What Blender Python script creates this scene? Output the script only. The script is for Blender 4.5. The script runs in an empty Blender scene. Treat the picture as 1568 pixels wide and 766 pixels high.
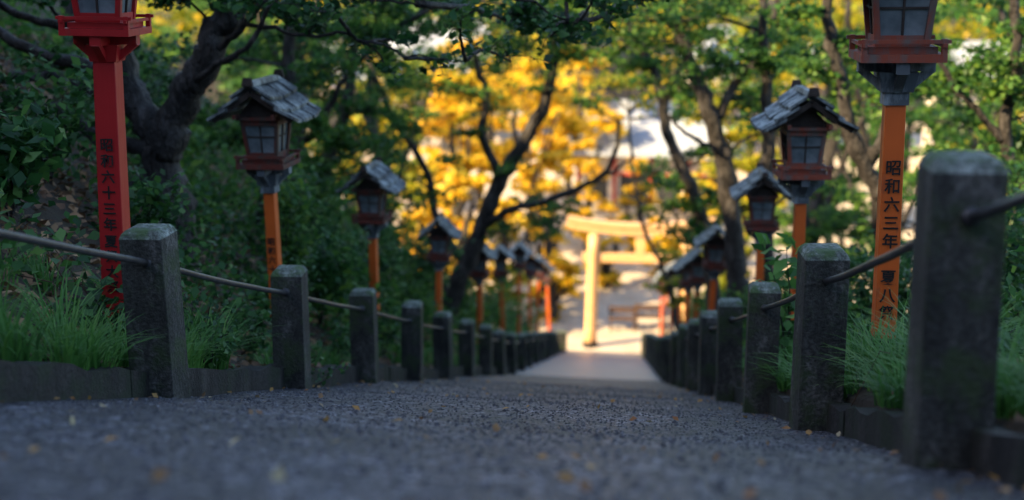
import bpy, math, random
import numpy as np
from mathutils import Vector, Euler
random.seed(7); rng=np.random.default_rng(11)
S=bpy.context.scene
R=math.radians

# ------------------------------------------------------------------ terrain
SL=0.3048
def base(y):
    y=np.asarray(y,float)
    z=np.where(y<24.5,-0.265-SL*y, -7.733-0.275*(y-24.5))
    z=np.where(y>50,-14.75,z)
    return z
def wob(x,y):
    return (np.sin(x*1.7+y*.9)+np.sin(x*.8-y*1.3+2)+.6*np.sin(x*3.1+y*2.7+1)+.5*np.sin(-x*4.3+y*3.9))*.03
def bank(x,y):
    x=np.asarray(x,float); y=np.asarray(y,float)
    L=0.16+np.clip(-2.25-x,0,12)*0.86  # unseen upper bank raised to keep the sun off the near path
    fade=1-np.clip((y-30)/16,0,1)  # banks end further down so the sun reaches the plaza
    fade=fade*fade*(3-2*fade)
    L=L*fade+0.04
    Rr=0.13+np.clip(x-1.0,0,3)*.14+np.clip(x-4,0,20)*.02
    Rr=Rr*fade+0.02
    h=np.where(x<-2.05,L,np.where(x>0.97,Rr,-0.14))
    out=(x<-2.2)|(x>1.05)
    w=np.where(out,wob(x,y)*fade,0)
    return np.where(y>50,0,h+w)
def gz(x,y): return base(y)+bank(x,y)
def E(X,Y,h):
    return (X,Y,-SL*Y+h)

# ------------------------------------------------------------------ materials
def newmat(name):
    m=bpy.data.materials.new(name); m.use_nodes=True
    nt=m.node_tree; b=nt.nodes['Principled BSDF']; return m,nt,b
def ramp(nt,fac,stops):
    r=nt.nodes.new('ShaderNodeValToRGB'); e=r.color_ramp.elements
    stops=sorted(stops,key=lambda s:s[0])
    e[0].position=stops[0][0]; e[0].color=(*stops[0][1],1)
    e[1].position=stops[-1][0]; e[1].color=(*stops[-1][1],1)
    for p,c in stops[1:-1]:
        n=e.new(p); n.color=(*c,1)
    nt.links.new(fac,r.inputs[0]); return r.outputs[0]
def noise(nt,scale,detail=4,rough=.6,vec=None,stretch=None):
    n=nt.nodes.new('ShaderNodeTexNoise'); n.inputs['Scale'].default_value=scale
    n.inputs['Detail'].default_value=detail; n.inputs['Roughness'].default_value=rough
    if vec is None:
        tc=nt.nodes.new('ShaderNodeTexCoord'); vec=tc.outputs['Object']
    if stretch:
        mp=nt.nodes.new('ShaderNodeMapping'); mp.inputs['Scale'].default_value=stretch
        nt.links.new(vec,mp.inputs[0]); vec=mp.outputs[0]
    nt.links.new(vec,n.inputs['Vector']); return n.outputs['Fac']
def bump(nt,b,h,strength,dist):
    bp=nt.nodes.new('ShaderNodeBump'); bp.inputs['Strength'].default_value=strength
    bp.inputs['Distance'].default_value=dist
    nt.links.new(h,bp.inputs['Height']); nt.links.new(bp.outputs[0],b.inputs['Normal'])
def mixc(nt,a,b,fac,mode='MIX'):
    m=nt.nodes.new('ShaderNodeMix'); m.data_type='RGBA'; m.blend_type=mode
    for s,v in ((m.inputs[0],fac),(m.inputs[6],a),(m.inputs[7],b)):
        if hasattr(v,'is_linked'): nt.links.new(v,s)
        elif isinstance(v,(int,float)): s.default_value=v
        else: s.default_value=(*v,1)
    return m.outputs[2]
def surf(name,stops,scale=6,rough=.8,bs=.4,bd=.01,bscale=None,stretch=None,spec=.3,detail=4):
    m,nt,b=newmat(name)
    n=noise(nt,scale,detail,.65,stretch=stretch)
    nt.links.new(ramp(nt,n,stops),b.inputs['Base Color'])
    b.inputs['Roughness'].default_value=rough; b.inputs['Specular IOR Level'].default_value=spec
    h=noise(nt,bscale or scale*4,4,.7,stretch=stretch); bump(nt,b,h,bs,bd)
    return m
def leafmat(name,cols,trans=.45,scale=.8,rough=.5):
    m,nt,b=newmat(name)
    at=nt.nodes.new('ShaderNodeAttribute'); at.attribute_name='rnd'
    n=noise(nt,scale,1,.5)
    ad=nt.nodes.new('ShaderNodeMath'); ad.operation='MULTIPLY_ADD'
    nt.links.new(n,ad.inputs[0]); ad.inputs[1].default_value=.8
    sb=nt.nodes.new('ShaderNodeMath'); sb.operation='MULTIPLY_ADD'
    nt.links.new(at.outputs['Fac'],sb.inputs[0]); sb.inputs[1].default_value=.6; sb.inputs[2].default_value=-.2
    nt.links.new(sb.outputs[0],ad.inputs[2])
    k=len(cols); col=ramp(nt,ad.outputs[0],[(.15+.7*i/(k-1),c) for i,c in enumerate(cols)])
    nt.links.new(col,b.inputs['Base Color']); b.inputs['Roughness'].default_value=rough
    b.inputs['Specular IOR Level'].default_value=.35
    tr=nt.nodes.new('ShaderNodeBsdfTranslucent'); nt.links.new(col,tr.inputs[0])
    mx=nt.nodes.new('ShaderNodeMixShader'); mx.inputs[0].default_value=trans
    nt.links.new(b.outputs[0],mx.inputs[1]); nt.links.new(tr.outputs[0],mx.inputs[2])
    nt.links.new(mx.outputs[0],nt.nodes['Material Output'].inputs[0]); return m

M={}
M['bark']=surf('bark',[(.34,(.008,.007,.007)),(.52,(.024,.021,.021)),(.72,(.095,.092,.095))],scale=9,rough=.6,bs=1,bd=.09,bscale=15,stretch=(1,1,.3),spec=.5,detail=6)
M['green']=leafmat('leaf_green',[(.016,.055,.020),(.036,.125,.032),(.11,.25,.055)],.4,rough=.4)
M['maple']=leafmat('leaf_maple',[(.026,.085,.024),(.06,.175,.035),(.17,.30,.045)],.5)
M['yg']=leafmat('leaf_yellowgreen',[(.09,.2,.02),(.34,.38,.03),(.88,.60,.04)],.5)
M['gold']=leafmat('leaf_gold',[(.34,.34,.02),(.90,.60,.03),(.98,.76,.10)],.5)
M['dark']=leafmat('leaf_dark',[(.012,.040,.016),(.026,.08,.024),(.06,.15,.04)],.3)
M['litter']=leafmat('leaf_litter',[(.05,.025,.015),(.19,.10,.05),(.40,.24,.12),(.12,.07,.04)],.15,scale=5)
M['fallen']=leafmat('leaf_fallen',[(.30,.12,.04),(.5,.28,.07),(.20,.11,.06),(.5,.42,.25)],.2,scale=9)
M['grass']=leafmat('grass_blade',[(.04,.12,.03),(.09,.25,.05),(.20,.38,.09)],.4,scale=3)
M['soil']=surf('soil',[(.3,(.016,.013,.010)),(.6,(.045,.034,.024)),(.8,(.03,.045,.018))],scale=2,bs=.8,bd=.05,bscale=14)
def concrete(name,lo,mid,hi,moss):
    m,nt,b=newmat(name)
    n1=noise(nt,7,6,.75,stretch=(1,1,.4)); n2=noise(nt,55,3,.7); n3=noise(nt,3.6,6,.7)
    c=ramp(nt,n1,[(.36,lo),(.52,mid),(.66,hi)])
    c=mixc(nt,c,ramp(nt,n2,[(.38,(.35,.35,.35)),(.62,(1.35,1.35,1.4))]),.85,'MULTIPLY')
    f=ramp(nt,n3,[(.47,(0,0,0)),(.57,(1,1,1))])
    c=mixc(nt,c,moss,f)
    nt.links.new(c,b.inputs['Base Color']); b.inputs['Roughness'].default_value=.8
    bump(nt,b,n2,1,.010); return m
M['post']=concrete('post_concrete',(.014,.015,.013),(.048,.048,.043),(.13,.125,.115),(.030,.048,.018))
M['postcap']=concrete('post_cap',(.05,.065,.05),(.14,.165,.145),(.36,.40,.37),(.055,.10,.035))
M['curb']=concrete('curb_concrete',(.008,.007,.007),(.022,.019,.018),(.06,.055,.05),(.014,.022,.010))
M['iron']=surf('rail_iron',[(.3,(.02,.02,.022)),(.7,(.06,.06,.07))],scale=20,rough=.45,bs=.3,bd=.003,spec=.5)
def asphalt():
    m,nt,b=newmat('asphalt')
    tc=nt.nodes.new('ShaderNodeTexCoord')
    v=nt.nodes.new('ShaderNodeTexVoronoi'); v.inputs['Scale'].default_value=55; nt.links.new(tc.outputs['Object'],v.inputs['Vector'])
    sep=nt.nodes.new('ShaderNodeSeparateColor'); nt.links.new(v.outputs['Color'],sep.inputs[0])
    c=ramp(nt,sep.outputs[0],[(.0,(.010,.010,.015)),(.5,(.031,.032,.044)),(.85,(.085,.088,.115)),(.97,(.38,.38,.42))])
    n=noise(nt,1.3,5,.65); c=mixc(nt,c,ramp(nt,n,[(.38,(.38,.38,.43)),(.62,(1.5,1.5,1.62))]),1.0,'MULTIPLY')  # broad tone patches: lighter worn streaks plus painted shade
    nt.links.new(c,b.inputs['Base Color']); b.inputs['Roughness'].default_value=.48; b.inputs['Specular IOR Level'].default_value=.5
    ad=nt.nodes.new('ShaderNodeMath'); ad.operation='MULTIPLY_ADD'; nt.links.new(v.outputs['Distance'],ad.inputs[0]); ad.inputs[1].default_value=-1.2
    n2=noise(nt,20,3,.7); nt.links.new(n2,ad.inputs[2])
    bump(nt,b,ad.outputs[0],1,.03); return m
M['asphalt']=asphalt()
M['asphalt_sky_glow']=surf('asphalt_sky_glow',[(.3,(.08,.08,.10)),(.7,(.18,.18,.215))],scale=4,rough=.4,bs=.4,bd=.01,spec=.5)  # lighter base colour stands in for sky glow reflected by the lower path
M['stone']=surf('gravel_stone',[(.3,(.025,.025,.03)),(.55,(.08,.08,.095)),(.75,(.38,.38,.41))],scale=14,rough=.6,bs=.2)
M['plaza']=surf('plaza_stone',[(.3,(.42,.35,.27)),(.7,(.66,.57,.46))],scale=1.2,rough=.8)
def paint(name,c,wear,rough=.45,thr=(.56,.66)):
    m,nt,b=newmat(name)
    n=noise(nt,9,6,.7,stretch=(1,1,.3)); f=ramp(nt,n,[(thr[0],(0,0,0)),(thr[1],(1,1,1))])
    n2=noise(nt,3,3); cc=mixc(nt,c,tuple(x*.6 for x in c),n2)
    nt.links.new(mixc(nt,cc,wear,f),b.inputs['Base Color']); b.inputs['Roughness'].default_value=rough
    bump(nt,b,noise(nt,40,3,stretch=(1,1,.2)),.35,.004); return m
M['red']=paint('red_paint',(.50,.016,.02),(.26,.03,.03),.42)
M['orange']=paint('vermilion_paint',(.78,.145,.022),(.30,.08,.04),.45,(.54,.68))
M['body']=paint('faded_red_wood',(.17,.030,.018),(.065,.045,.038),.7,(.44,.6))
M['bodyR']=paint('faded_vermilion_wood',(.34,.065,.03),(.13,.10,.09),.7,(.44,.6))
M['greywood']=paint('grey_weathered_wood',(.10,.12,.14),(.26,.30,.33),.7,(.45,.6))
M['black']=surf('black_paint',[(.3,(.010,.010,.010)),(.7,(.025,.022,.022))],rough=.6)
M['shingle']=paint('roof_shingle',(.06,.075,.085),(.34,.39,.41),.55,(.45,.62))
M['shdark']=surf('roof_dark',[(.3,(.025,.018,.016)),(.7,(.06,.048,.042))],scale=10)
m,nt,b=newmat('frosted_glass'); n=noise(nt,5,5)
nt.links.new(ramp(nt,n,[(.3,(.08,.105,.12)),(.7,(.26,.30,.33))]),b.inputs['Base Color']); b.inputs['Roughness'].default_value=.2; b.inputs['Specular IOR Level'].default_value=.6
M['glass']=m
M['torii']=paint('torii_sun_glow',(.95,.55,.24),(.9,.58,.30))  # vermilion paled toward yellow, hazy sun glow put into the colour
M['plaster']=surf('plaster',[(.3,(.62,.55,.46)),(.7,(.8,.73,.64))],scale=1.5)
M['tile']=surf('roof_tile',[(.3,(.26,.30,.37)),(.7,(.44,.49,.56))],scale=3,stretch=(6,.5,1),rough=.5)
M['window']=surf('window_dark',[(.3,(.03,.035,.04)),(.7,(.06,.065,.07))],rough=.2)
M['wood']=surf('brown_wood',[(.3,(.05,.03,.02)),(.7,(.12,.07,.045))],scale=5)
M['redtrim']=paint('red_trim',(.6,.06,.03),(.4,.08,.05))

# ------------------------------------------------------------------ mesh helpers
def link(o,parent=None):
    S.collection.objects.link(o)
    if parent: o.parent=parent
    return o
def empty(name,loc=(0,0,0)):
    e=bpy.data.objects.new(name,None); e.location=loc; e.empty_display_size=.2
    S.collection.objects.link(e); return e
class MB:
    def __init__(s): s.v=[]; s.f=[]; s.m=[]; s.sm=[]
    def add(s,v,f,m=0,smooth=False):
        o=len(s.v); s.v+= [tuple(map(float,p)) for p in v]; s.f+=[tuple(i+o for i in q) for q in f]; s.m+=[m]*len(f); s.sm+=[smooth]*len(f)
    def box(s,c,d,m=0,top=1.0,rz=0,rx=0,ry=0):
        x,y,z=[q/2 for q in d]; vs=[]; e=Euler((rx,ry,rz)); C=Vector(c)
        for dz,k in ((-z,1.0),(z,top)):
            for a,b_ in ((-x,-y),(x,-y),(x,y),(-x,y)):
                v=Vector((a*k,b_*k,dz)); v.rotate(e); vs.append(v+C)
        s.add(vs,[(0,3,2,1),(4,5,6,7),(0,1,5,4),(1,2,6,5),(2,3,7,6),(3,0,4,7)],m)
    def tube(s,pts,rad,sides=8,m=0):
        pts=[Vector(p) for p in pts]; n=len(pts); vs=[]
        for i,p in enumerate(pts):
            t=(pts[min(i+1,n-1)]-pts[max(i-1,0)]).normalized()
            a=t.cross(Vector((.13,.97,.21))).normalized(); b_=t.cross(a)
            for k in range(sides):
                g=2*math.pi*k/sides; vs.append(p+(a*math.cos(g)+b_*math.sin(g))*rad[i]*(random.uniform(.9,1.1) if sides==11 and rad[i]>.04 else 1))
        fs=[(i*sides+k,i*sides+(k+1)%sides,(i+1)*sides+(k+1)%sides,(i+1)*sides+k) for i in range(n-1) for k in range(sides)]
        fs.append(tuple(range(sides))[::-1]); fs.append(tuple((n-1)*sides+k for k in range(sides)))
        s.add(vs,fs,m,True)
    def mesh(s,name,mats):
        me=bpy.data.meshes.new(name); me.from_pydata(s.v,[],s.f)
        for mt in mats: me.materials.append(mt)
        me.polygons.foreach_set('material_index',s.m); me.polygons.foreach_set('use_smooth',s.sm); me.update(); return me
    def obj(s,name,mats,parent=None,loc=(0,0,0),bevel=0):
        o=bpy.data.objects.new(name,s.mesh(name,mats)); o.location=loc
        if bevel:
            b=o.modifiers.new('bev','BEVEL'); b.width=bevel; b.segments=2; b.limit_method='ANGLE'
        return link(o,parent)
def quads(name,V,mat,parent=None,rnd=None):
    N=len(V); me=bpy.data.meshes.new(name); me.vertices.add(N*4); me.vertices.foreach_set('co',V.reshape(-1).astype(np.float32))
    me.loops.add(N*4); me.loops.foreach_set('vertex_index',np.arange(N*4,dtype=np.int32))
    me.polygons.add(N); me.polygons.foreach_set('loop_start',np.arange(0,N*4,4,dtype=np.int32)); me.polygons.foreach_set('loop_total',np.full(N,4,dtype=np.int32))
    me.update(calc_edges=True)
    a=me.attributes.new('rnd','FLOAT','FACE')
    if rnd is None: rnd=rng.random(N)
    a.data.foreach_set('value',rnd.astype(np.float32)); me.materials.append(mat)
    return link(bpy.data.objects.new(name,me),parent)
def leaves(C,size,up=.9,droop=.0,aspect=.32):
    N=len(C); n=rng.normal(0,1,(N,3))*.55; n[:,2]+=up; n/=np.linalg.norm(n,axis=1)[:,None]
    r=rng.normal(0,1,(N,3)); u=r-(r*n).sum(1)[:,None]*n; u/=np.linalg.norm(u,axis=1)[:,None]
    u[:,2]-=droop; u/=np.linalg.norm(u,axis=1)[:,None]
    w=np.cross(n,u); w/=np.linalg.norm(w,axis=1)[:,None]
    L=(size*rng.uniform(.6,1.25,N))[:,None]
    return np.stack([C-u*L*.5,C+w*L*aspect+n*L*.09-u*L*.05,C+u*L*.5,C-w*L*aspect+n*L*.09-u*L*.05],1)
def smooth_path(pts,k=4,jit=0):
    P=[Vector(p) for p in pts]; out=[]
    for i in range(len(P)-1):
        p0=P[max(i-1,0)];p1=P[i];p2=P[i+1];p3=P[min(i+2,len(P)-1)]
        for j in range(k):
            t=j/k; q=0.5*((2*p1)+(p2-p0)*t+(2*p0-5*p1+4*p2-p3)*t*t+(3*p1-p0-3*p2+p3)*t**3)
            out.append(q+Vector([random.gauss(0,jit) for _ in range(3)]))
    out.append(P[-1]); return out

def tree(name,limbs,clumps,leafm,leaf=.09,bark='bark',jit=.014):
    e=empty(name,limbs[0][0][0]); off=Vector(limbs[0][0][0])
    mb=MB(); nodes=[]
    for pts,r0,r1 in limbs:
        p=smooth_path(pts,5,jit); n=len(p)
        rad=[(r0+(r1-r0)*i/(n-1))*random.uniform(.9,1.12) for i in range(n)]
        mb.tube([q-off for q in p],rad,11); nodes+=p[n//4:]
    LV=[]
    for c,r,n in clumps:
        c=Vector(c); st=min(nodes,key=lambda q:(q-c).length+max(0,q.z-c.z)*.7)
        d=(c-st).length
        mid=(st+c)/2+Vector((random.uniform(-.12,.12)*d,random.uniform(-.12,.12)*d,random.uniform(0,.15)*d))
        br=smooth_path([st,mid,c],5,.012*d/2); k=len(br)
        rr=min(.05,.010+.012*d)
        mb.tube([q-off for q in br],[rr*(1-.65*i/(k-1)) for i in range(k)],6)
        m=max(5,int(n/55))
        for i in range(m):
            s=br[random.randint(k//2,k-1)] if d<r*3 else br[-1]+(br[-2]-br[-1])*random.random()*2
            a=random.uniform(0,2*math.pi); z=random.uniform(-.45,.5)
            dr=Vector((math.cos(a),math.sin(a),z)); t=s+dr*r*random.uniform(.5,1.15)
            md=(s+t)/2+Vector((0,0,r*.08))
            tw=.004 if n<100 else .008
            mb.tube([s-off,md-off,t-off],[tw if r<1 else .02,tw*.7 if r<1 else .014,.002],4)
            q=n//m; tt=rng.uniform(.15,1.05,q)[:,None]
            P=(np.array(s)*(1-tt)+np.array(t)*tt)+np.array([0,0,r*.08])*(tt*(1-tt)*4)
            P=P+rng.normal(0,1,(q,3))*np.array([.14,.14,.07])*r
            LV.append(P)
    mb.obj('trunk',[M[bark]],e)
    if LV:
        C=np.concatenate(LV)-np.array(off); quads('crown',leaves(C,leaf,droop=.25),M[leafm],e)
    return e

# ------------------------------------------------------------------ ground
xs=np.concatenate([[-900,-500,-250,-120,-70,-45,-30],np.arange(-22,-6,.8),np.arange(-6,-2.15,.18),[-2.06,-2.04,-1.5,-.5,.5,.96,.98],np.arange(1.1,6,.2),np.arange(6,20,1),[24,30,45,70,120,250,500,900]])
ys=np.concatenate([[-80,-60,-45,-30,-20,-14,-9,-6,-4,-2],np.arange(-1,20,.2),np.arange(20,50,.5),[50,50.01,51,53,56,60,70,80,100,130,180,260,400,700,1200,2500]])
X,Y=np.meshgrid(xs,ys); Z=gz(X,Y)
vx=np.stack([X,Y,Z],2).reshape(-1,3); nx=len(xs)
fs=[(j*nx+i,j*nx+i+1,(j+1)*nx+i+1,(j+1)*nx+i) for j in range(len(ys)-1) for i in range(nx-1)]
g=MB(); g.v=[tuple(p) for p in vx]; g.f=fs; g.m=[0]*len(fs); g.sm=[True]*len(fs); g.obj('ground',[M['soil']])
def pathz(x,y):
    return base(y)+ np.clip(.86-x,0,3)*.03+(np.sin(y*2.1+x)+np.sin(y*.9-x*2.3)+np.sin(y*4.7+x*3.1)*.5)*.006
def strip(name,x0,x1,y0,y1,dx,dy,mat,dz=0):
    a=np.arange(x0,x1+dx/2,dx); b_=np.arange(y0,y1+dy/2,dy); A,B=np.meshgrid(a,b_); Zz=pathz(A,B)+dz
    n=len(a); q=MB(); q.v=[tuple(p) for p in np.stack([A,B,Zz],2).reshape(-1,3)]
    q.f=[(j*n+i,j*n+i+1,(j+1)*n+i+1,(j+1)*n+i) for j in range(len(b_)-1) for i in range(n-1)]; q.m=[0]*len(q.f); q.sm=[True]*len(q.f)
    return q.obj(name,[mat])
strip('path',-2.0,.94,-4,24.6,.098,.1,M['asphalt'])
strip('lower_path',-2.0,.94,24.6,50.1,.294,.3,M['asphalt_sky_glow'])
pl=MB(); pl.add([(-30,50.1,-14.735),(30,50.1,-14.735),(30,125,-14.735),(-30,125,-14.735)],[(0,1,2,3)]); pl.obj('plaza_pavement',[M['plaza']])

def curb(x,w,h,name):
    q=MB(); y=-3.0
    while y<49:
        L=2.1; n=14; jx=random.gauss(0,.004); jz=random.gauss(0,.004)
        for i in range(n):
            ya=y+L*i/n*.994; yb=y+L*(i+1)/n*.994
            fa=lambda t: h+jz+.010*math.sin(t*3.3)+.009*math.sin(t*11)+.006*math.sin(t*29)
            fx=lambda t: jx+.005*math.sin(t*17+1)
            za=float(pathz(x,ya)); zb=float(pathz(x,yb)); ha=fa(ya); hb=fa(yb); xa=x+fx(ya); xb=x+fx(yb)
            vs=[(xa-w/2,ya,za-.2),(xa+w/2,ya,za-.2),(xa+w/2,ya,za+ha),(xa-w/2,ya,za+ha),(xb-w/2,yb,zb-.2),(xb+w/2,yb,zb-.2),(xb+w/2,yb,zb+hb),(xb-w/2,yb,zb+hb)]
            f=[(0,4,7,3),(1,2,6,5),(3,7,6,2)]
            if i==0: f.append((0,3,2,1))
            if i==n-1: f.append((4,5,6,7))
            q.add(vs,f)
        y+=L
    q.obj(name,[M['curb']])
curb(-2.04,.13,.125,'curb'); curb(.95,.13,.12,'curb')

# ------------------------------------------------------------------ fence: posts + rails
def postmesh():
    q=MB(); w=.095
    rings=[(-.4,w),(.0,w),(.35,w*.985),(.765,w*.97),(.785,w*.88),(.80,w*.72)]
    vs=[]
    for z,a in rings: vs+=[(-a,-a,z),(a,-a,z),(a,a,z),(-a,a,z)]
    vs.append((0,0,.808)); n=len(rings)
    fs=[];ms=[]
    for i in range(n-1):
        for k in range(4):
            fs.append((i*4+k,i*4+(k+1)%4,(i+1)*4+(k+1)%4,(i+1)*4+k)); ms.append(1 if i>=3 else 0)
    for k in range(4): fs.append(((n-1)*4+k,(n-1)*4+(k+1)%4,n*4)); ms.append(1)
    q.add(vs,fs); q.m=ms; return q.mesh('post',[M['post'],M['postcap']])
pm=postmesh()
def fence(x,y0,cnt,dz):
    z00=float(pathz(x,y0)); e=empty('post_and_rail_fence',(x,y0,z00)); prev=None
    for i in range(cnt):
        y=y0+2.36*i; z=float(pathz(x,y))
        o=bpy.data.objects.new('post_%d'%(i+1),pm); link(o,e)
        o.location=(0,y-y0,z-z00+dz); o.rotation_euler=(random.gauss(0,.016),random.gauss(0,.016),random.gauss(0,.05)+(i%4)*math.pi/2)
        o.scale=(1,1,random.uniform(.97,1.02))
        bv=o.modifiers.new('b','BEVEL'); bv.width=.005; bv.segments=2
        top=Vector((0,y-y0,o.location.z+.63))
        if prev is not None:
            r=MB(); n=8; pts=[prev.lerp(top,t/n)+Vector((0,0,-.012*math.sin(math.pi*t/n)+random.gauss(0,.0015))) for t in range(n+1)]
            r.tube(pts,[.0145]*(n+1),10)
            d=(pts[1]-pts[0]).normalized()
            r.tube([pts[0]+d*.09,pts[0]+d*.112],[.024,.024],10); r.tube([pts[-1]-d*.112,pts[-1]-d*.09],[.024,.024],10)
            r.obj('rail_%d'%i,[M['iron']],e)
        prev=top
fence(-1.95,5.68-2.36*2,21,-.045)
fence(.85,3.58-2.36,21,.025)

# ------------------------------------------------------------------ lanterns
def textmesh(body,size):
    try:
        cu=bpy.data.curves.new('lettering','FONT'); cu.body="\n".join(body); cu.size=size; cu.align_x='CENTER'; cu.extrude=.0008; cu.space_line=1.15; cu.offset=.0012
        o=bpy.data.objects.new('t',cu); S.collection.objects.link(o); bpy.context.view_layer.update()
        me=bpy.data.meshes.new_from_object(o.evaluated_get(bpy.context.evaluated_depsgraph_get()))
        me.materials.clear(); me.materials.append(M['black']); bpy.data.objects.remove(o); return me
    except Exception as ex:
        print(ex); return None
def headparts():
    fr=MB(); gl=MB(); rf=MB(); bk=MB()
    bk.box((0,0,-.20),(.11,.11,.06)); bk.box((0,0,-.125),(.14,.14,.09),0,1.25)
    bk.box((0,0,-.055),(.34,.06,.05)); bk.box((0,0,-.057),(.06,.34,.05))
    for sx in (-1,1):
        bk.box((sx*.10,0,-.12),(.16,.04,.035),0,1,0,0,-sx*.7); bk.box((0,sx*.10,-.12),(.04,.16,.035),0,1,0,sx*.7,0)
    fr.box((0,0,-.012),(.37,.37,.036),0); fr.box((0,0,.022),(.30,.30,.03),0)
    for sx in (-1,1):
        fr.box((sx*.172,0,.045),(.016,.40,.016)); fr.box((0,sx*.172,.061),(.40,.016,.016))
        for sy in (-1,1): fr.box((sx*.172,sy*.172,.035),(.024,.024,.075))
    b0,b1,h0,h1=.105,.135,.037,.33
    for sx in (-1,1):
        for sy in (-1,1):
            vs=[]
            for z,bb in ((h0,b0),(h1,b1)):
                for a,b_ in ((-.014,-.014),(.014,-.014),(.014,.014),(-.014,.014)): vs.append((sx*bb+a,sy*bb+b_,z))
            fr.add(vs,[(0,3,2,1),(4,5,6,7),(0,1,5,4),(1,2,6,5),(2,3,7,6),(3,0,4,7)])
    for z,hh in ((.06,.05),(.31,.04)):
        bb=b0+(b1-b0)*(z-h0)/(h1-h0)
        for s_ in (-1,1):
            fr.box((0,s_*bb,z),(bb*2-.026,.02,hh)); fr.box((s_*bb,0,z),(.02,bb*2-.026,hh))
    for s_ in (-1,1):
        bb=(b0+b1)/2
        t=math.atan((b1-b0)/(h1-h0))
        fr.box((0,s_*(bb+.002),.185),(.010,.010,.215),1,1,0,-s_*t,0); fr.box((s_*(bb+.002),0,.185),(.010,.010,.215),1,1,0,0,s_*t)
        fr.box((0,s_*(bb+.004),.205),(bb*2-.03,.008,.010),1); fr.box((s_*(bb+.004),0,.205),(.008,bb*2-.03,.010),1)
    q=b0-.004; p=b1-.004
    gl.add([(-q,-q,h0),(q,-q,h0),(q,q,h0),(-q,q,h0),(-p,-p,h1),(p,-p,h1),(p,p,h1),(-p,p,h1)],[(0,1,5,4),(1,2,6,5),(2,3,7,6),(3,0,4,7)])
    fr.box((0,0,.342),(.34,.34,.024))
    for s_ in (-1,1): fr.box((s_*.15,0,.365),(.03,.5,.03))
    for s_ in (-1,1):
        y=s_*.14; fr.add([(-.17,y-.01,.355),(.17,y-.01,.355),(0,y-.01,.53),(-.17,y+.01,.355),(.17,y+.01,.355),(0,y+.01,.53)],[(0,1,2),(5,4,3),(0,2,5,3),(1,4,5,2)],1)
        for sx in (-1,1):
            fr.box((sx*.155,s_*.265,.442),(.36,.018,.04),1,1,0,0,sx*R(34))
    for sx in (-1,1):
        lay=[((.0,.600),(.150,.500)),((.095,.505),(.240,.408)),((.185,.415),(.335,.335))]
        for li,((xa,za),(xb,zb)) in enumerate(lay):
            nb=6; ly=.30+.012*li
            for k in range(nb):
                y0=-ly+2*ly*k/nb+.004; y1=-ly+2*ly*(k+1)/nb-.004; dz=random.uniform(-.005,.005); ex=random.uniform(-.010,.010)
                flare=lambda yy:.045*(abs(yy)/ly)**3
                th=.022; v=[]
                for (xx,zz) in ((xa,za),(xb+ex,zb)):
                    for yy in (y0,y1):
                        v.append((sx*xx,yy,zz+dz+flare(yy)*(.5+xx))); v.append((sx*xx,yy,zz+dz+flare(yy)*(.5+xx)-th))
                f=[(0,2,6,4),(1,5,7,3),(4,6,7,5),(0,4,5,1),(2,3,7,6),(0,1,3,2)]
                if sx>0: f=[t[::-1] for t in f]
                rf.add(v,f,0)
    rf.box((0,0,.612),(.07,.64,.035),0,.7); rf.box((0,-.32,.63),(.085,.03,.06),1,.7); rf.box((0,.32,.63),(.085,.03,.06),1,.7)
    return bk,fr,gl,rf
bk,fr,gl,rf=headparts()
variants={}
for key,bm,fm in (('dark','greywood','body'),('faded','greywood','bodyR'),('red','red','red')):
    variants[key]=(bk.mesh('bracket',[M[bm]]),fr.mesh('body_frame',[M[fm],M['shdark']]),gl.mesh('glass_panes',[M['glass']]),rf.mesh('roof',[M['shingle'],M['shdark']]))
txt={'a':textmesh("昭和六十三年",.066),'b':textmesh("昭和六三年　夏八祭",.074),'c':textmesh("夏祭大祭",.064)}
def lantern(X_,Y_,ztop,pole='orange',var='dark',pw=.078,txts=(),rz=0,sc=.88):
    zg=float(gz(X_,Y_))-.15
    e=empty('shrine_lantern',(X_,Y_,ztop)); e.rotation_euler=(random.gauss(0,.012),random.gauss(0,.015),rz)
    H=ztop-zg
    p=MB(); h2=pw/2
    zb=-H; zk=-H+.36
    def seg(za,zb_,wa,wb,m):
        p.add([(-wa,-wa,za),(wa,-wa,za),(wa,wa,za),(-wa,wa,za),(-wb,-wb,zb_),(wb,-wb,zb_),(wb,wb,zb_),(-wb,wb,zb_)],[(0,3,2,1),(4,5,6,7),(0,1,5,4),(1,2,6,5),(2,3,7,6),(3,0,4,7)],m)
    seg(zb,zk,h2*1.2,h2*1.17,1 if pole!='red' else 0); seg(zk,-.14,h2*1.13,h2,0)
    p.obj('pole',[M[pole],M['black']],e,bevel=.004)
    for nm,me in zip(('bracket','body_frame','glass_panes','roof'),variants[var]):
        o=link(bpy.data.objects.new(nm,me),e); o.scale=(sc,)*3
    for t,z in txts:
        if txt[t]:
            o=bpy.data.objects.new('lettering',txt[t]); link(o,e); o.rotation_euler=(R(90),0,0); o.location=(0,-h2*1.15-.002,z)
            o.scale=(min(1,pw/.085),)*3
    return e
def ez(Y_,h): return -SL*Y_+h
lantern(-2.4,6.5,ez(6.5,1.58),'red','red',.105,(('a',-.56),('c',-1.02)),sc=.88)
lantern(1.22,6.55,ez(6.55,1.50),'orange','faded',.09,(('b',-.54),),sc=1.0)
lantern(-2.46,9.65,ez(9.65,1.43),'orange','dark',.075,(('a',-.58),),rz=-.12,sc=.93)
lantern(1.24,9.9,ez(9.9,1.44),'orange','faded',.075,(('a',-.66),),rz=.08,sc=.93)
lantern(-2.5,13.9,ez(13.9,1.5),'orange','dark',.075,rz=-.1)
lantern(1.38,14.0,ez(14.0,1.5),'orange','dark',.075)
lantern(-2.55,19.4,ez(19.4,1.56),'orange','dark',.08)
lantern(1.32,19.8,ez(19.8,1.53),'orange','dark',.08)
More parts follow.
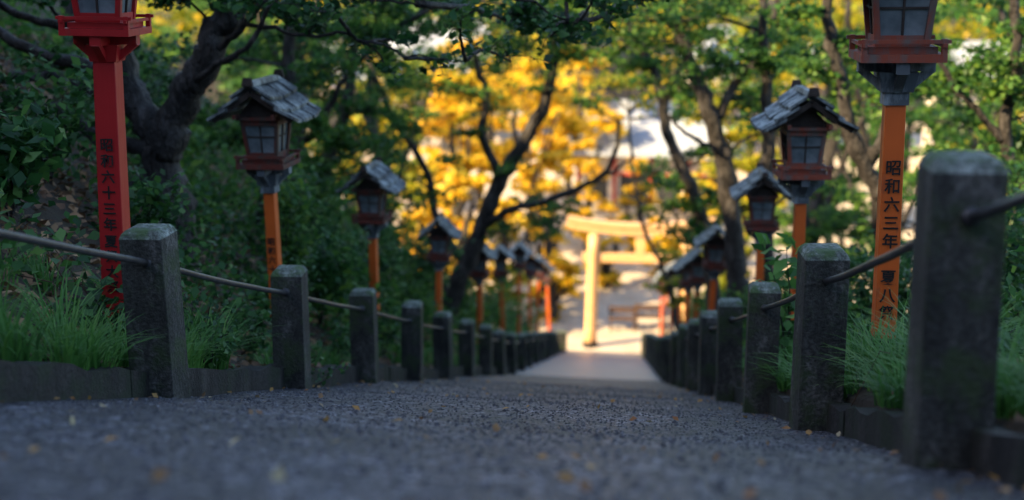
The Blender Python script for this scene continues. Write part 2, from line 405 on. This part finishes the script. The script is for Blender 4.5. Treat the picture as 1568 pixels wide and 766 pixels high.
for y,h in ((24.0,1.9),(28.3,2.1),(33.5,2.5),(37.5,2.5),(41.5,2.6),(46,2.6)):
    lantern(-2.45,y,float(base(y))+h,'orange','dark',.085,rz=random.gauss(0,.06))
for y,h in ((24.5,1.9),(28,1.95),(32,2.1),(36.5,2.2),(41,2.3),(45.5,2.3)):
    lantern(1.35,y,float(base(y))+h,'orange','dark',.085,rz=random.gauss(0,.06))

# ------------------------------------------------------------------ torii, benches, buildings
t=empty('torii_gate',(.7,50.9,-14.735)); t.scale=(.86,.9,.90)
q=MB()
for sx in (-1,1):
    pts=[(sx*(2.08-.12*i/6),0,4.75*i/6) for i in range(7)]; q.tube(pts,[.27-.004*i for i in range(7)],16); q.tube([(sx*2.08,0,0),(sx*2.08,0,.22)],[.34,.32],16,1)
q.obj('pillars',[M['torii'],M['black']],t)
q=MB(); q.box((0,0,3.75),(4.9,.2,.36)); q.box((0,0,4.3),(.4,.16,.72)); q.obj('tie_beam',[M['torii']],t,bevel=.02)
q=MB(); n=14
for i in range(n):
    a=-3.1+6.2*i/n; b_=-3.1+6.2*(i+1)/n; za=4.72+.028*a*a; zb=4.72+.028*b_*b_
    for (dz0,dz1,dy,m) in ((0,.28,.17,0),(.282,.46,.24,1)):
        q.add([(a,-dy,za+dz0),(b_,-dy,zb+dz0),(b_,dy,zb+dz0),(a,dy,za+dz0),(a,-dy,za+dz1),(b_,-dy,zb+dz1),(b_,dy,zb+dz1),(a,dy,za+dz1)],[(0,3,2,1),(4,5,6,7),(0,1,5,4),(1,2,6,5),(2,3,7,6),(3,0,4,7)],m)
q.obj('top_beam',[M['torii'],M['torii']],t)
for bx,by in ((.1,53.2),(1.1,53.6)):
    e=empty('wooden_bench',(bx,by,-14.735)); q=MB()
    for k in range(4): q.box((0,-.2+.13*k,.47),(1.1,.11,.04))
    for k in range(2): q.box((0,.24,.68+.15*k),(1.1,.03,.11))
    for sx in (-.45,.45): q.box((sx,-.18,.225),(.07,.07,.45)); q.box((sx,.28,.45),(.07,.06,.9)); q.box((sx,.03,.2),(.05,.4,.05))
    q.obj('frame',[M['wood']],e,bevel=.006)

def hall(name,cx,cy,w,d,h,rh,ov,wall,roofm,trim,rz=0,gz0=-14.735):
    e=empty(name,(cx,cy,gz0)); e.rotation_euler=(0,0,rz)
    q=MB(); q.box((0,0,h/2),(w,d,h)); q.obj('walls',[M[wall]],e)
    q=MB(); q.box((0,0,.2),(w+1,d+1,.4)); q.obj('plinth',[M['plaza']],e)
    q=MB(); k=max(3,int(w/1.8))
    for i in range(k+1): q.box((-w/2+w*i/k,-d/2-.02,h/2),(.2,.14,h-.02))
    q.box((0,-d/2-.03,h*.62),(w,.12,.16)); q.box((0,-d/2-.03,h-.2),(w,.14,.22)); q.obj('frame',[M[trim]],e)
    q=MB()
    for i in range(k):
        if i%3!=1: q.box((-w/2+w*(i+.5)/k,-d/2-.005,h*.38),(w/k*.62,.05,h*.36))
        else: q.box((-w/2+w*(i+.5)/k,-d/2-.005,h*.3),(w/k*.7,.05,h*.58))
    q.obj('windows_and_doors',[M['window']],e)
    q=MB(); n=6; W=w/2+ov; Dd=d/2+ov
    prof=[(1-i/n, h-.15+rh*(i/n)**1.35) for i in range(n+1)]
    for s_ in (-1,1):
        for i in range(n):
            (a,za),(b_,zb)=prof[i],prof[i+1]
            xa=W-(W*.25)*i/n; xb=W-(W*.25)*(i+1)/n
            q.add([(-xa,s_*Dd*a,za),(xa,s_*Dd*a,za),(xb,s_*Dd*b_,zb),(-xb,s_*Dd*b_,zb)],[(0,1,2,3) if s_<0 else (3,2,1,0)])
            q.add([(s_*xa,-Dd*a,za),(s_*xa,Dd*a,za),(s_*xb,Dd*b_,zb),(s_*xb,-Dd*b_,zb)],[(0,1,2,3) if s_>0 else (3,2,1,0)])
    q.add([(-W,-Dd,h-.3),(W,-Dd,h-.3),(W,Dd,h-.3),(-W,Dd,h-.3),(-W,-Dd,h-.15),(W,-Dd,h-.15),(W,Dd,h-.15),(-W,Dd,h-.15)],[(0,3,2,1),(0,1,5,4),(1,2,6,5),(2,3,7,6),(3,0,4,7)])
    q.box((0,0,h-.15+rh+.1),(W*1.5,.35,.35)); q.obj('roof',[M[roofm]],e)
hall('shrine_hall',-16.5,108,13,8,4.6,4.2,1.4,'plaster','tile','wood',.1)
hall('shrine_office_building',2.0,80,8,6,3.6,2.2,1.0,'plaster','tile','redtrim',-.15)
hall('townhouse',9,104,8,7,6.4,2.2,.8,'plaster','tile','wood',.2)
hall('townhouse',24,92,9,7,6.2,2.2,.8,'plaster','tile','wood',-.1)
hall('townhouse',38,110,10,8,6.5,2.4,.8,'plaster','tile','wood',.1)

# ------------------------------------------------------------------ trees
def EL(Yv,l): return [E(x,Yv+dy,h) for x,h,dy in l]
def K(Yv,l,r,n,jy=.8): return [(E(x,Yv+random.uniform(-jy,jy),h),r*random.uniform(.8,1.2),n) for x,h in l]
tree('old_maple_tree',[
 (EL(10.1,[(-3.3,.5,0),(-3.31,.97,0),(-3.34,1.31,0),(-3.38,1.66,0),(-3.5,1.85,0),(-3.66,2.15,.1),(-3.65,2.5,.1),(-3.6,3.1,.2),(-3.5,3.8,.2)]),.185,.06),
 (EL(10.1,[(-3.36,1.55,0),(-3.22,1.84,-.05),(-3.03,2.13,-.1),(-2.88,2.42,-.1),(-2.71,2.7,0),(-2.55,3.05,0),(-2.3,3.5,0)]),.135,.06),
 (EL(10.1,[(-3.34,1.4,0),(-3.5,1.36,-.1),(-3.65,1.22,-.2),(-3.85,1.15,-.3)]),.06,.03),
 (EL(10.1,[(-3.38,1.62,0),(-3.58,1.60,-.1),(-3.75,1.62,-.15),(-3.95,1.78,-.2),(-4.3,1.9,-.2)]),.06,.035),
 (EL(10.1,[(-2.95,2.28,-.1),(-2.7,2.33,-.3),(-2.45,2.5,-.5),(-2.1,2.55,-.6),(-1.7,2.5,-.7),(-1.35,2.42,-.8)]),.03,.006),
 (EL(10.1,[(-2.7,2.66,0),(-2.3,2.7,-.4),(-1.8,2.62,-.7),(-1.3,2.58,-.9),(-.8,2.45,-1),(-.3,2.25,-1)]),.028,.005),
 (EL(10.1,[(-2.6,2.4,-.4),(-2.2,2.28,-.6),(-1.8,2.22,-.8),(-1.4,2.05,-1),(-1.0,2.0,-1.1)]),.016,.004),
 (EL(10.1,[(-3.1,2.05,-.1),(-2.8,2.1,-.4),(-2.5,2.25,-.6),(-2.3,2.5,-.7)]),.03,.012),
 (EL(10.1,[(-3.66,2.1,.1),(-3.9,2.0,0),(-4.15,2.1,-.1),(-4.5,2.05,-.1)]),.05,.025),
 (EL(10.1,[(-3.66,2.35,.1),(-3.9,2.5,0),(-4.1,2.45,-.1),(-4.5,2.6,-.1)]),.05,.025),
 (EL(10.1,[(-3.6,2.0,0),(-3.95,2.2,.1),(-4.4,2.35,.2),(-4.9,2.6,.2)]),.06,.03)],
 K(10,[(-2.75,2.65),(-2.4,2.6),(-2.1,2.55),(-1.7,2.62),(-3.9,2.55),(-4.2,2.3),(-3.2,2.7),(-3.6,2.8),(-4.4,2.5),(-2.9,2.9),(-2.2,3.0),(-1.5,2.75),(-.9,2.68),(-.3,2.65),(.3,2.7),(-1.2,2.6),(-.6,2.6)],.40,330)
 +K(9.0,[(-1.45,2.30),(-1.0,2.38),(-.5,2.32),(-1.9,2.25),(-.2,2.4),(-1.2,2.1),(-.75,2.1),(-1.6,2.05),(-.35,2.2),(-1.0,2.2),(-2.1,2.3)],.3,55)+K(10,[(-3,3.6),(-2,3.8),(-4,3.7),(-3.4,4.3)],.9,400),'green',.08)
tree('leaning_maple_tree',[
 (EL(23.2,[(-3.0,.5,0),(-2.73,1.45,0),(-2.49,1.95,0),(-2.18,2.78,0),(-1.8,3.55,0),(-1.47,4.1,0),(-1.2,4.76,0),(-1.08,5.64,0),(-1,6.5,0)]),.17,.07),
 (EL(23.2,[(-2.3,2.4,0),(-1.9,2.62,-.2),(-1.63,2.69,-.3),(-.97,2.89,-.4),(-.36,3.2,-.5),(-.11,3.6,-.5),(-.07,4.1,-.5)]),.075,.03),
 (EL(23.2,[(-.36,3.2,-.5),(-.1,3.3,-.5),(.19,3.55,-.5)]),.035,.015),
 (EL(23.2,[(-2.0,3.2,0),(-2.3,3.9,0),(-2.25,4.6,0),(-2.5,5.4,0),(-2.6,6.4,0)]),.08,.04),
 (EL(23.2,[(-2.6,1.7,0),(-3.1,2.5,.2),(-3.3,3.4,.2),(-3.9,4.4,.2),(-4.3,5.5,.2)]),.08,.04)],
 K(23,[(-2.7,5.6),(-1.85,5.3),(-1,5.4),(-3.4,4.9),(-.5,5.5),(-3.8,4.0),(-4.3,3.1),(-2.4,6.3),(-1.4,6.3),(-3.3,6.0),(-.2,6.1),(-4.4,5.4),(-3.0,4.6),(-1.7,5.8),(-2.3,5.1),(-.6,5.0),(-3.7,5.6),(-1.2,5.9)],.75,450)
 +K(22.8,[(-1.3,2.45),(-1.6,2.75),(-.9,2.6),(-2.1,4.4),(-1.3,4.7),(-1.9,2.3),(-.6,4.3),(-2.9,3.5),(-2.5,3.9),(-1.1,2.2),(-3.2,2.9),(-1.9,3.2)],.42,150),'maple',.10)
tree('maple_tree',[
 (EL(19.4,[(1.67,.3,0),(1.62,1.12,0),(1.58,1.67,0),(1.44,2.68,0),(1.26,3.32,0),(1.03,3.97,0),(.8,4.5,0),(.57,5.07,0),(.39,5.9,0)]),.165,.07),
 (EL(19.4,[(1.2,3.45,0),(1.5,4.0,.1),(1.9,4.6,.1),(2.1,5.4,.1)]),.07,.03),
 (EL(19.4,[(1.35,3.0,0),(1.0,3.2,-.3),(.7,3.35,-.5),(.4,3.7,-.6)]),.035,.012)],
 K(19.2,[(.66,4.75),(1.3,4.9),(0,4.5),(1.85,4.35),(2.3,4.8),(.5,4.05),(2.6,4.1),(1.6,5.6),(.2,5.1),(2.4,5.5),(-.5,4.9),(1.9,3.7),(2.7,3.4),(.9,4.5),(1.5,4.3),(-.9,4.8)],.6,400),'maple',.09)
tree('maple_tree',[
 (EL(22.3,[(1.55,.3,0),(1.45,1.7,0),(1.29,2.45,0),(1.02,3.14,0),(.71,3.77,0),(.58,4.46,0),(.39,4.98,0),(.07,5.5,0),(-.2,6.3,0)]),.125,.05),
 (EL(22.3,[(.62,4.2,0),(.85,4.8,0),(1.0,5.6,0)]),.05,.02),
 (EL(22.3,[(.2,5.2,0),(-.4,5.4,0),(-.9,5.7,0)]),.04,.015)],
 K(22.2,[(.1,5.4),(-.5,5.5),(1,4.3),(1.2,2.3),(.87,2.66),(1.35,2.0),(-.9,6.0),(.7,6.0),(1.5,3.6),(1.5,5.2),(.5,4.9),(.75,3.1),(1.5,2.8),(0,4.9),(.95,2.0)],.5,300),'maple',.10)
tree('maple_tree',[
 (EL(16.6,[(1.75,.3,0),(1.68,1.9,0),(1.69,2.8,0),(1.6,3.6,0),(1.57,4.6,0)]),.10,.05)],
 K(16.6,[(1.57,3.95),(1.3,3.6),(1.9,3.5),(2.2,3.9),(1.1,4.2),(2.3,2.9),(2.5,2.3),(1.0,3.7),(.5,4.2)],.5,330),'maple',.085)
tree('maple_tree',[
 (EL(14.8,[(2.95,.3,0),(2.67,1.87,0),(2.36,2.43,0),(2.25,2.98,0),(2.1,3.46,0),(2.0,4.2,0)]),.11,.05),
 (EL(14.8,[(2.5,2.2,0),(2.67,2.5,0),(2.74,2.9,0),(2.77,3.5,0),(2.8,4.2,0)]),.07,.03)],
 K(14.8,[(2.3,3.5),(2.8,3.6),(1.7,3.7),(3.2,3.4),(2.6,3.0),(3.1,2.8),(3.5,3.0),(2.0,3.2),(3.4,3.9)],.48,380),'maple',.08)
tree('maple_tree',[
 (EL(13.9,[(3.95,.3,0),(3.8,1.8,0),(3.65,2.4,0),(3.71,2.97,0),(3.68,3.42,0),(3.6,4.2,0)]),.075,.04),
 (EL(13.9,[(3.65,2.35,0),(3.36,2.65,0),(3.1,2.94,0),(2.9,3.3,0)]),.04,.02)],
 K(13.9,[(3.4,3.2),(3.9,3.0),(3.8,2.35),(3.25,2.2),(4.0,3.4),(3.5,1.9),(4.1,1.8),(3.6,2.8),(4.2,2.6),(3.1,1.7)],.42,380),'maple',.075)
tree('young_tree',[
 (EL(29,[(1.35,.3,0),(1.13,1.3,0),(.85,2.2,0),(.5,2.9,0),(.3,3.7,0),(.2,4.4,0),(.1,5.4,0)]),.06,.025)],
 K(29,[(.9,5.9),(0,6.2),(-.5,5.8),(1.6,5.2),(2.1,4.4),(1.9,3.4),(2.4,5.8)],.7,260)+K(29,[(1.2,1.9),(.9,2.5),(1.4,2.4),(.5,3.4),(.8,1.7),(1.3,1.4)],.45,130),'yg',.12)
tree('maple_tree',[
 (EL(14.9,[(-3.9,1.2,0),(-3.8,2.0,0),(-3.6,2.7,0),(-3.5,3.6,0),(-3.4,4.5,0)]),.10,.05),
 (EL(14.9,[(-3.7,2.2,0),(-3.3,2.5,0),(-3.0,3.0,0),(-2.6,3.5,0)]),.05,.02)],
 K(14.9,[(-3.2,2.57),(-3.35,3.1),(-2.95,2.95),(-3.6,2.2),(-3.2,1.75),(-3.5,1.4),(-2.5,3.4),(-3.9,2.8),(-4.3,2.4),(-3.6,3.7),(-2.6,3.8),(-4.5,3.3),(-2.85,2.3),(-2.0,3.7),(-1.4,3.8),(-4.6,2.7),(-.8,3.9)],.48,400),'maple',.085)
tree('maple_tree',[
 (EL(20,[(-4.6,1.8,0),(-4.3,2.8,0),(-4.0,3.6,0),(-3.8,4.6,0),(-3.7,5.8,0)]),.13,.05)],
 K(20,[(-3.6,2.6),(-3.9,3.3),(-3.4,3.6),(-4.3,3.9),(-3.9,4.7),(-3.1,2.0),(-4.6,2.8),(-3.4,4.9),(-4.8,4.7),(-3.6,1.7),(-3.2,3.0),(-3.0,4.2),(-2.6,4.9),(-5.2,3.6)],.6,400),'maple',.10)
for (x,y,h,s) in ((-7.2,13,4.5,1.5),(-7.5,19,5,1.7),(-6.2,26,6,1.8),(6.2,18,5.5,1.7),(6.5,24,6,2),(5.5,30,6,2),(-5.6,34,6,1.8),(3.6,27,7,1.7)):
    z0=float(gz(x,y))-.2
    lim=[([(x,y,z0),(x+random.uniform(-.3,.3),y,z0+h*.35),(x+random.uniform(-.6,.6),y+.3,z0+h*.7),(x+random.uniform(-.8,.8),y,z0+h)],.17,.05)]
    lim.append(([(x,y,z0+h*.3),(x+.5,y,z0+h*.55),(x+1.2,y-.3,z0+h*.85)],.09,.03)); lim.append(([(x,y,z0+h*.35),(x-.6,y,z0+h*.6),(x-1.3,y+.3,z0+h*.9)],.09,.03))
    cl=[((x+random.gauss(0,s*.75),y+random.gauss(0,s*.6),z0+h*random.uniform(.35,1.15)),s*.42,300) for _ in range(15)]
    tree('broadleaf_tree',lim,cl,'maple',.13)

def bgtree(x,y,h,s,mat,n=24,nl=170,leaf=.38,lo=.3):
    z0=-14.8 if y>50 else float(gz(x,y))-.2
    lim=[([(x,y,z0),(x+random.uniform(-.3,.3),y,z0+h*.3),(x+random.uniform(-.8,.8),y,z0+h*.65),(x+random.uniform(-.8,.8),y,z0+h*.95)],.26,.06)]
    for a in range(4):
        g_=random.uniform(0,6.28); lim.append(([(x,y,z0+h*.3),(x+math.cos(g_)*s*.4,y+math.sin(g_)*s*.4,z0+h*.5),(x+math.cos(g_)*s*.8,y+math.sin(g_)*s*.8,z0+h*.75)],.12,.04))
    cl=[]
    for _ in range(n):
        u=random.uniform(0,1); g_=random.uniform(0,6.28); rr=s*math.sqrt(max(.05,1-(2*u-1)**2))*random.uniform(.35,1)
        cl.append(((x+math.cos(g_)*rr,y+math.sin(g_)*rr,z0+h*(lo+(1-lo)*u)),s*.34,nl))
    tree('ginkgo_tree' if mat=='gold' else 'broadleaf_tree',lim,cl,mat,leaf,jit=.03)
for a in ((-7.2,61,9,3.0,'gold'),(-4.6,69,9,3.2,'gold'),(-9.8,66,9.5,3.2,'yg'),(-13.5,70,11,3.6,'yg'),(-3.0,78,9,3.2,'gold'),(-8,78,9.5,3.6,'gold'),
          (-6,52,6.0,2.1,'gold'),(-9.5,55,8,2.8,'yg'),(5.2,62,8,2.4,'yg'),(6.5,72,11,3.3,'yg'),(9.5,64,10,3.2,'maple'),(13.5,70,11,3.4,'maple'),(17,62,10,3.2,'yg'),
          (20,74,12,3.8,'maple'),(12,84,12,3.5,'yg'),(-16,62,10,3.4,'maple'),(-21,72,12,3.8,'maple'),(3.4,98,10,3.2,'yg'),(-9,96,12,3.6,'maple'),(-4,90,12,3.4,'yg'),(-25,98,14,4,'maple'),
          (15,54,8,2.6,'maple'),(7.5,52,6,2,'maple'),(26,66,11,3.6,'maple')):
    bgtree(*a)
for a in ((-3.4,57,4.2,1.6,'gold'),(-4.9,55,4.5,1.7,'yg'),(-3.2,63,5.5,1.9,'gold'),(-1.6,68,5.5,1.7,'gold'),(4.2,56,4,1.5,'yg'),(3.2,64,4.5,1.5,'gold'),(-7.6,53.5,4.5,1.8,'gold'),(.6,66,4.6,1.5,'gold'),(1.9,61,3.2,1.3,'gold'),(-.6,60,2.4,1.1,'gold'),(3.6,53.5,2.6,1.1,'yg'),(-2.6,54.5,2.6,1.0,'gold')):
    bgtree(*a,n=16,nl=150,leaf=.28,lo=.05)
C=[]
for i in range(110):
    x=random.uniform(-90,90); y=random.uniform(130,190); h=random.uniform(9,17)
    u=rng.normal(0,1,(200,3)); u/=np.linalg.norm(u,axis=1)[:,None]; u*=rng.uniform(.6,1.05,(200,1))
    C.append(u*np.array([3.8,3.8,h*.45])+np.array([x,y,-14.7+h*.6]))
C=np.concatenate(C); quads('distant_forest',leaves(C,1.3),M['yg'])

# ------------------------------------------------------------------ undergrowth, shrubs, grass, litter
def on_ground(x,y,h): return np.stack([x,y,gz(x,y)+h],1)
def cover(name,xr,yr,N,hmax,size,mat,up=.8,clumpy=True,k=.45):
    x=rng.uniform(*xr,N*3); y=yr[0]+(yr[1]-yr[0])*rng.random(N*3)**1.3
    f=np.sin(x*2.9+y*1.1)+np.sin(y*2.3-x*1.7+1)+np.sin(x*5.1+y*4.3)*.6
    keep=rng.random(N*3)<((k+.36*f) if clumpy else .5)
    x=x[keep][:N]; y=y[keep][:N]; f=f[keep][:N]
    hh=rng.random(len(x))**1.5*hmax*(1+(.45*np.clip(f,-1,2) if clumpy else 0))
    return quads(name,leaves(on_ground(x,y,hh),size,up,droop=.25),M[mat])
cover('leaf_litter',(-7,-2.12),(2,28),30000,.035,.085,'litter',1.6,False)
cover('leaf_litter',(1.05,6),(2,28),12000,.03,.085,'litter',1.6,False)
cover('undergrowth',(-6.5,-2.25),(4,18),17000,.34,.07,'green',k=.2)
cover('undergrowth',(-7.5,-2.3),(12,46),28000,.55,.11,'maple')
cover('undergrowth',(1.3,7),(5,18),20000,.35,.06,'maple',k=.3)
cover('undergrowth',(1.4,9),(12,48),28000,.6,.11,'maple')
q=MB()
for _ in range(300):
    x=random.uniform(-5.5,-2.3) if random.random()<.7 else random.uniform(1.1,3.5); y=random.uniform(4,14); a=random.uniform(0,6.28); l=random.uniform(.15,.6)
    p=[]
    for t_ in (0,.5,1):
        xx=x+math.cos(a)*l*t_; yy=y+math.sin(a)*l*t_; p.append((xx,yy,float(gz(xx,yy))+.03+.14*math.sin(t_*3)*random.random()+.05))
    q.tube(p,[.004,.003,.0015],4)
q.obj('fallen_twigs',[M['wood']])
def shrub(x,y,h,r,n,leaf,mat,name='shrub'):
    z0=float(gz(x,y))-.05; e=empty(name,(x,y,z0)); mb=MB(); LV=[]
    m=max(6,int(r*22))
    for i in range(m):
        a=random.uniform(0,6.28); rr=r*random.uniform(.2,1); t=Vector((math.cos(a)*rr,math.sin(a)*rr,h*random.uniform(.45,1.05)))
        md=Vector((t.x*.35,t.y*.35,t.z*.6)); p=smooth_path([(0,0,0),md,t],4,.008); mb.tube(p,[.008*(1-.8*k/(len(p)-1)) for k in range(len(p))],5)
        q=n//m; tt=rng.uniform(.35,1.08,q)[:,None]; T=np.array(t); Md=np.array(md)
        P=2*tt*(1-tt)*Md+tt*tt*T+rng.normal(0,1,(q,3))*np.array([.09,.09,.06])*(r+.25)
        LV.append(P)
    mb.obj('stems',[M['bark']],e); quads('foliage',leaves(np.concatenate(LV),leaf,droop=.35),M[mat],e)
for s_ in ((-3.15,7.0,.75,.45,700,.10,'green'),(-2.95,8.3,.5,.4,600,.07,'green'),(-3.6,8.6,.8,.5,900,.075,'green'),(-2.75,10.8,.7,.4,800,.06,'green'),(-2.7,12.2,.9,.45,1000,.07,'green'),
           (-2.85,11.5,1.2,.5,1100,.075,'maple'),(-3.1,13.4,1.2,.55,1100,.08,'green'),(-2.9,16,1.2,.55,1100,.085,'green'),(-2.7,17.8,.9,.45,900,.08,'maple'),(-3.1,21,1.4,.7,1300,.1,'green'),(-2.9,24,1.3,.6,1000,.1,'maple'),(-2.9,28,1.3,.7,1000,.11,'maple'),(-3,33,1.4,.8,1000,.12,'maple'),
           (2.1,8.4,.6,.4,900,.06,'green'),(2.5,9.6,1.1,.55,1500,.065,'green'),(2.9,8.3,.9,.5,1100,.065,'maple'),(1.9,10.8,.9,.45,1000,.065,'green'),(3.3,10.8,1.3,.6,1500,.07,'maple'),(2.3,12.2,1.2,.55,1200,.075,'green'),(3.6,12.4,1.6,.7,1500,.075,'green'),
           (1.75,12.9,.9,.4,900,.07,'maple'),(2.2,15.2,1.3,.6,1200,.08,'green'),(1.9,17.8,1.2,.5,1000,.09,'maple'),(2.2,21,1.4,.7,1200,.1,'green'),(1.9,24,1.4,.6,900,.11,'maple'),(2.0,28,1.5,.7,1000,.11,'green'),(2.1,33,1.6,.8,1000,.12,'maple'),(2.2,38,1.6,.8,900,.13,'green'),(-3,39,1.5,.8,900,.13,'green'),
           (3.9,9,1.1,.6,1200,.07,'green'),(1.85,7.2,.35,.35,600,.05,'maple'),(-4.4,9,1.0,.6,1100,.08,'dark'),(-4.2,12,1.2,.7,1300,.08,'dark'),(4.4,13,1.8,.9,1800,.08,'maple'),
           (-2.35,6.2,.36,.25,260,.06,'dark'),(-2.5,5.0,.4,.3,260,.07,'maple'),(-2.35,8.6,.4,.25,300,.055,'green'),(1.3,5.3,.34,.22,200,.055,'green'),(1.7,4.6,.4,.3,260,.06,'maple'),(-2.35,11.3,.45,.25,300,.055,'green'),
           (-2.3,7.4,.4,.22,220,.05,'green'),(1.2,7.7,.4,.22,260,.05,'maple'),(1.2,10.4,.5,.25,300,.055,'green'),(-2.35,9.6,.5,.25,300,.055,'maple'),(-2.35,13.4,.6,.3,350,.06,'green'),(1.3,12.2,.6,.3,350,.06,'green')):
    shrub(*s_)
shrub(1.06,8.6,1.05,.34,200,.12,'grass','sapling')
shrub(-1.98,8.25,.62,.28,260,.04,'green','creeping_vine')
shrub(-2.12,6.9,.35,.3,260,.04,'green','creeping_vine')

def grass(name,tufts,mat='grass'):
    Vs=[];rn=[]
    for (x,y,r,L,n,w) in tufts:
        a=rng.uniform(0,2*np.pi,n); rr=r*np.sqrt(rng.random(n))*.5
        bx=x+np.cos(a)*rr; by=y+np.sin(a)*rr; bz=gz(np.where(bx<0,np.minimum(bx,-2.1),np.maximum(bx,1.0)),by)-.01
        az=a+rng.normal(0,.6,n); l=L*rng.uniform(.5,1.25,n); lean=rng.uniform(.35,1.15,n)
        dx,dy=np.cos(az),np.sin(az); sx,sy=-dy,dx
        rings=[]
        for t_ in (0,.3,.6,.85,1.0):
            ho=l*lean*t_**1.7*.8; up=l*(t_-.42*lean*t_*t_*1.25); ww=w*(1-t_**2)*.5+.0003
            c=np.stack([bx+dx*ho,by+dy*ho,bz+up],1); s_=np.stack([sx*ww,sy*ww,0*sx],1); rings.append((c-s_,c+s_))
        r_=np.clip(rng.random(n)*.6+rng.random()*.4,0,1)
        for i in range(4):
            Vs.append(np.stack([rings[i][0],rings[i][1],rings[i+1][1],rings[i+1][0]],1)); rn.append(r_)
    quads(name,np.concatenate(Vs),M[mat],None,np.concatenate(rn))
T=[]
for y in np.arange(3.2,7.6,.17): T.append((random.uniform(-2.34,-2.08),y,.2,random.uniform(.22,.42),85,.010))
for y in np.arange(3.4,7.4,.5): T.append((random.uniform(-3.0,-2.5),y,.2,random.uniform(.2,.3),60,.010))
for y in np.arange(7.6,12,.33): T.append((random.uniform(-2.4,-2.12),y,.15,random.uniform(.18,.34),60,.010))
for y in np.arange(12,30,.8): T.append((random.uniform(-2.5,-2.2),y,.2,.28,60,.012))
for y in np.arange(3.9,6.3,.14): T.append((random.uniform(1.0,1.28),y,.2,random.uniform(.22,.44),100,.010))
for y in np.arange(2.4,6.5,.3): T.append((random.uniform(1.4,1.9),y,.22,random.uniform(.2,.34),70,.010))
for y in np.arange(6.3,9.6,.2): T.append((random.uniform(1.0,1.2),y,.16,random.uniform(.22,.40),70,.010))
for y in np.arange(9.6,28,.7): T.append((random.uniform(1.08,1.4),y,.2,.28,60,.012))
grass('grass',T)

N=17000; x=rng.uniform(-1.95,.88,N); y=1.0+14*rng.random(N)**1.4; sz=rng.uniform(.003,.008,N)*np.where(rng.random(N)<.05,1.7,1)
c=np.stack([x,y,pathz(x,y)+sz*.3],1)
oc=np.array([(1,0,0),(0,1,0),(-1,0,0),(0,-1,0),(0,0,.8),(0,0,-.8)],float)
rot=rng.uniform(0,6.28,N); co,si=np.cos(rot),np.sin(rot)
V=oc[None]*rng.uniform(.6,1.2,(N,6,1)); V=np.stack([V[:,:,0]*co[:,None]-V[:,:,1]*si[:,None],V[:,:,0]*si[:,None]+V[:,:,1]*co[:,None],V[:,:,2]],2)*sz[:,None,None]+c[:,None]
F=np.array([(0,1,4),(1,2,4),(2,3,4),(3,0,4),(1,0,5),(2,1,5),(3,2,5),(0,3,5)])
FF=(F[None]+(np.arange(N)*6)[:,None,None]).reshape(-1,3)
me=bpy.data.meshes.new('gravel'); me.from_pydata(V.reshape(-1,3).tolist(),[],FF.tolist()); me.materials.append(M['stone']); link(bpy.data.objects.new('gravel',me))
N=280; x=rng.uniform(-1.95,.9,N); ed=rng.random(N)<.4; x=np.where(ed,np.where(rng.random(N)<.5,-1.95+rng.random(N)**2*.4,.88-rng.random(N)**2*.4),x); y=1.6+14*rng.random(N)**1.2
quads('fallen_leaves',leaves(np.stack([x,y,pathz(x,y)+.010],1),.038,1.3),M['fallen'])

# ------------------------------------------------------------------ light, sky, camera
sd=Vector((-.74,-.42,.50)).normalized()
el=math.asin(sd.z)
w=bpy.data.worlds.new('World'); S.world=w; w.use_nodes=True; nt=w.node_tree
sk=nt.nodes.new('ShaderNodeTexSky'); sk.sky_type='NISHITA'; sk.sun_disc=False; sk.sun_elevation=el; sk.sun_rotation=math.atan2(sd.x,sd.y)%(2*math.pi)
nt.links.new(sk.outputs[0],nt.nodes['Background'].inputs[0]); nt.nodes['Background'].inputs[1].default_value=.36
L=bpy.data.lights.new('sun','SUN'); L.energy=17; L.angle=R(.5); L.color=(1,.72,.38)
lo=bpy.data.objects.new('sun',L); S.collection.objects.link(lo); lo.rotation_euler=sd.to_track_quat('Z','Y').to_euler()
cam=bpy.data.cameras.new('camera'); co_=bpy.data.objects.new('camera',cam); S.collection.objects.link(co_)
cam.lens=50; cam.sensor_width=36; cam.clip_end=4000; cam.clip_start=.05
co_.location=(0,0,0); co_.rotation_euler=(R(90-12.3),0,R(4.49))
cam.dof.use_dof=True; cam.dof.focus_distance=6.6; cam.dof.aperture_fstop=1.4; cam.dof.aperture_blades=0
S.camera=co_
S.view_settings.view_transform='Standard'; S.view_settings.look='None'; S.view_settings.exposure=0
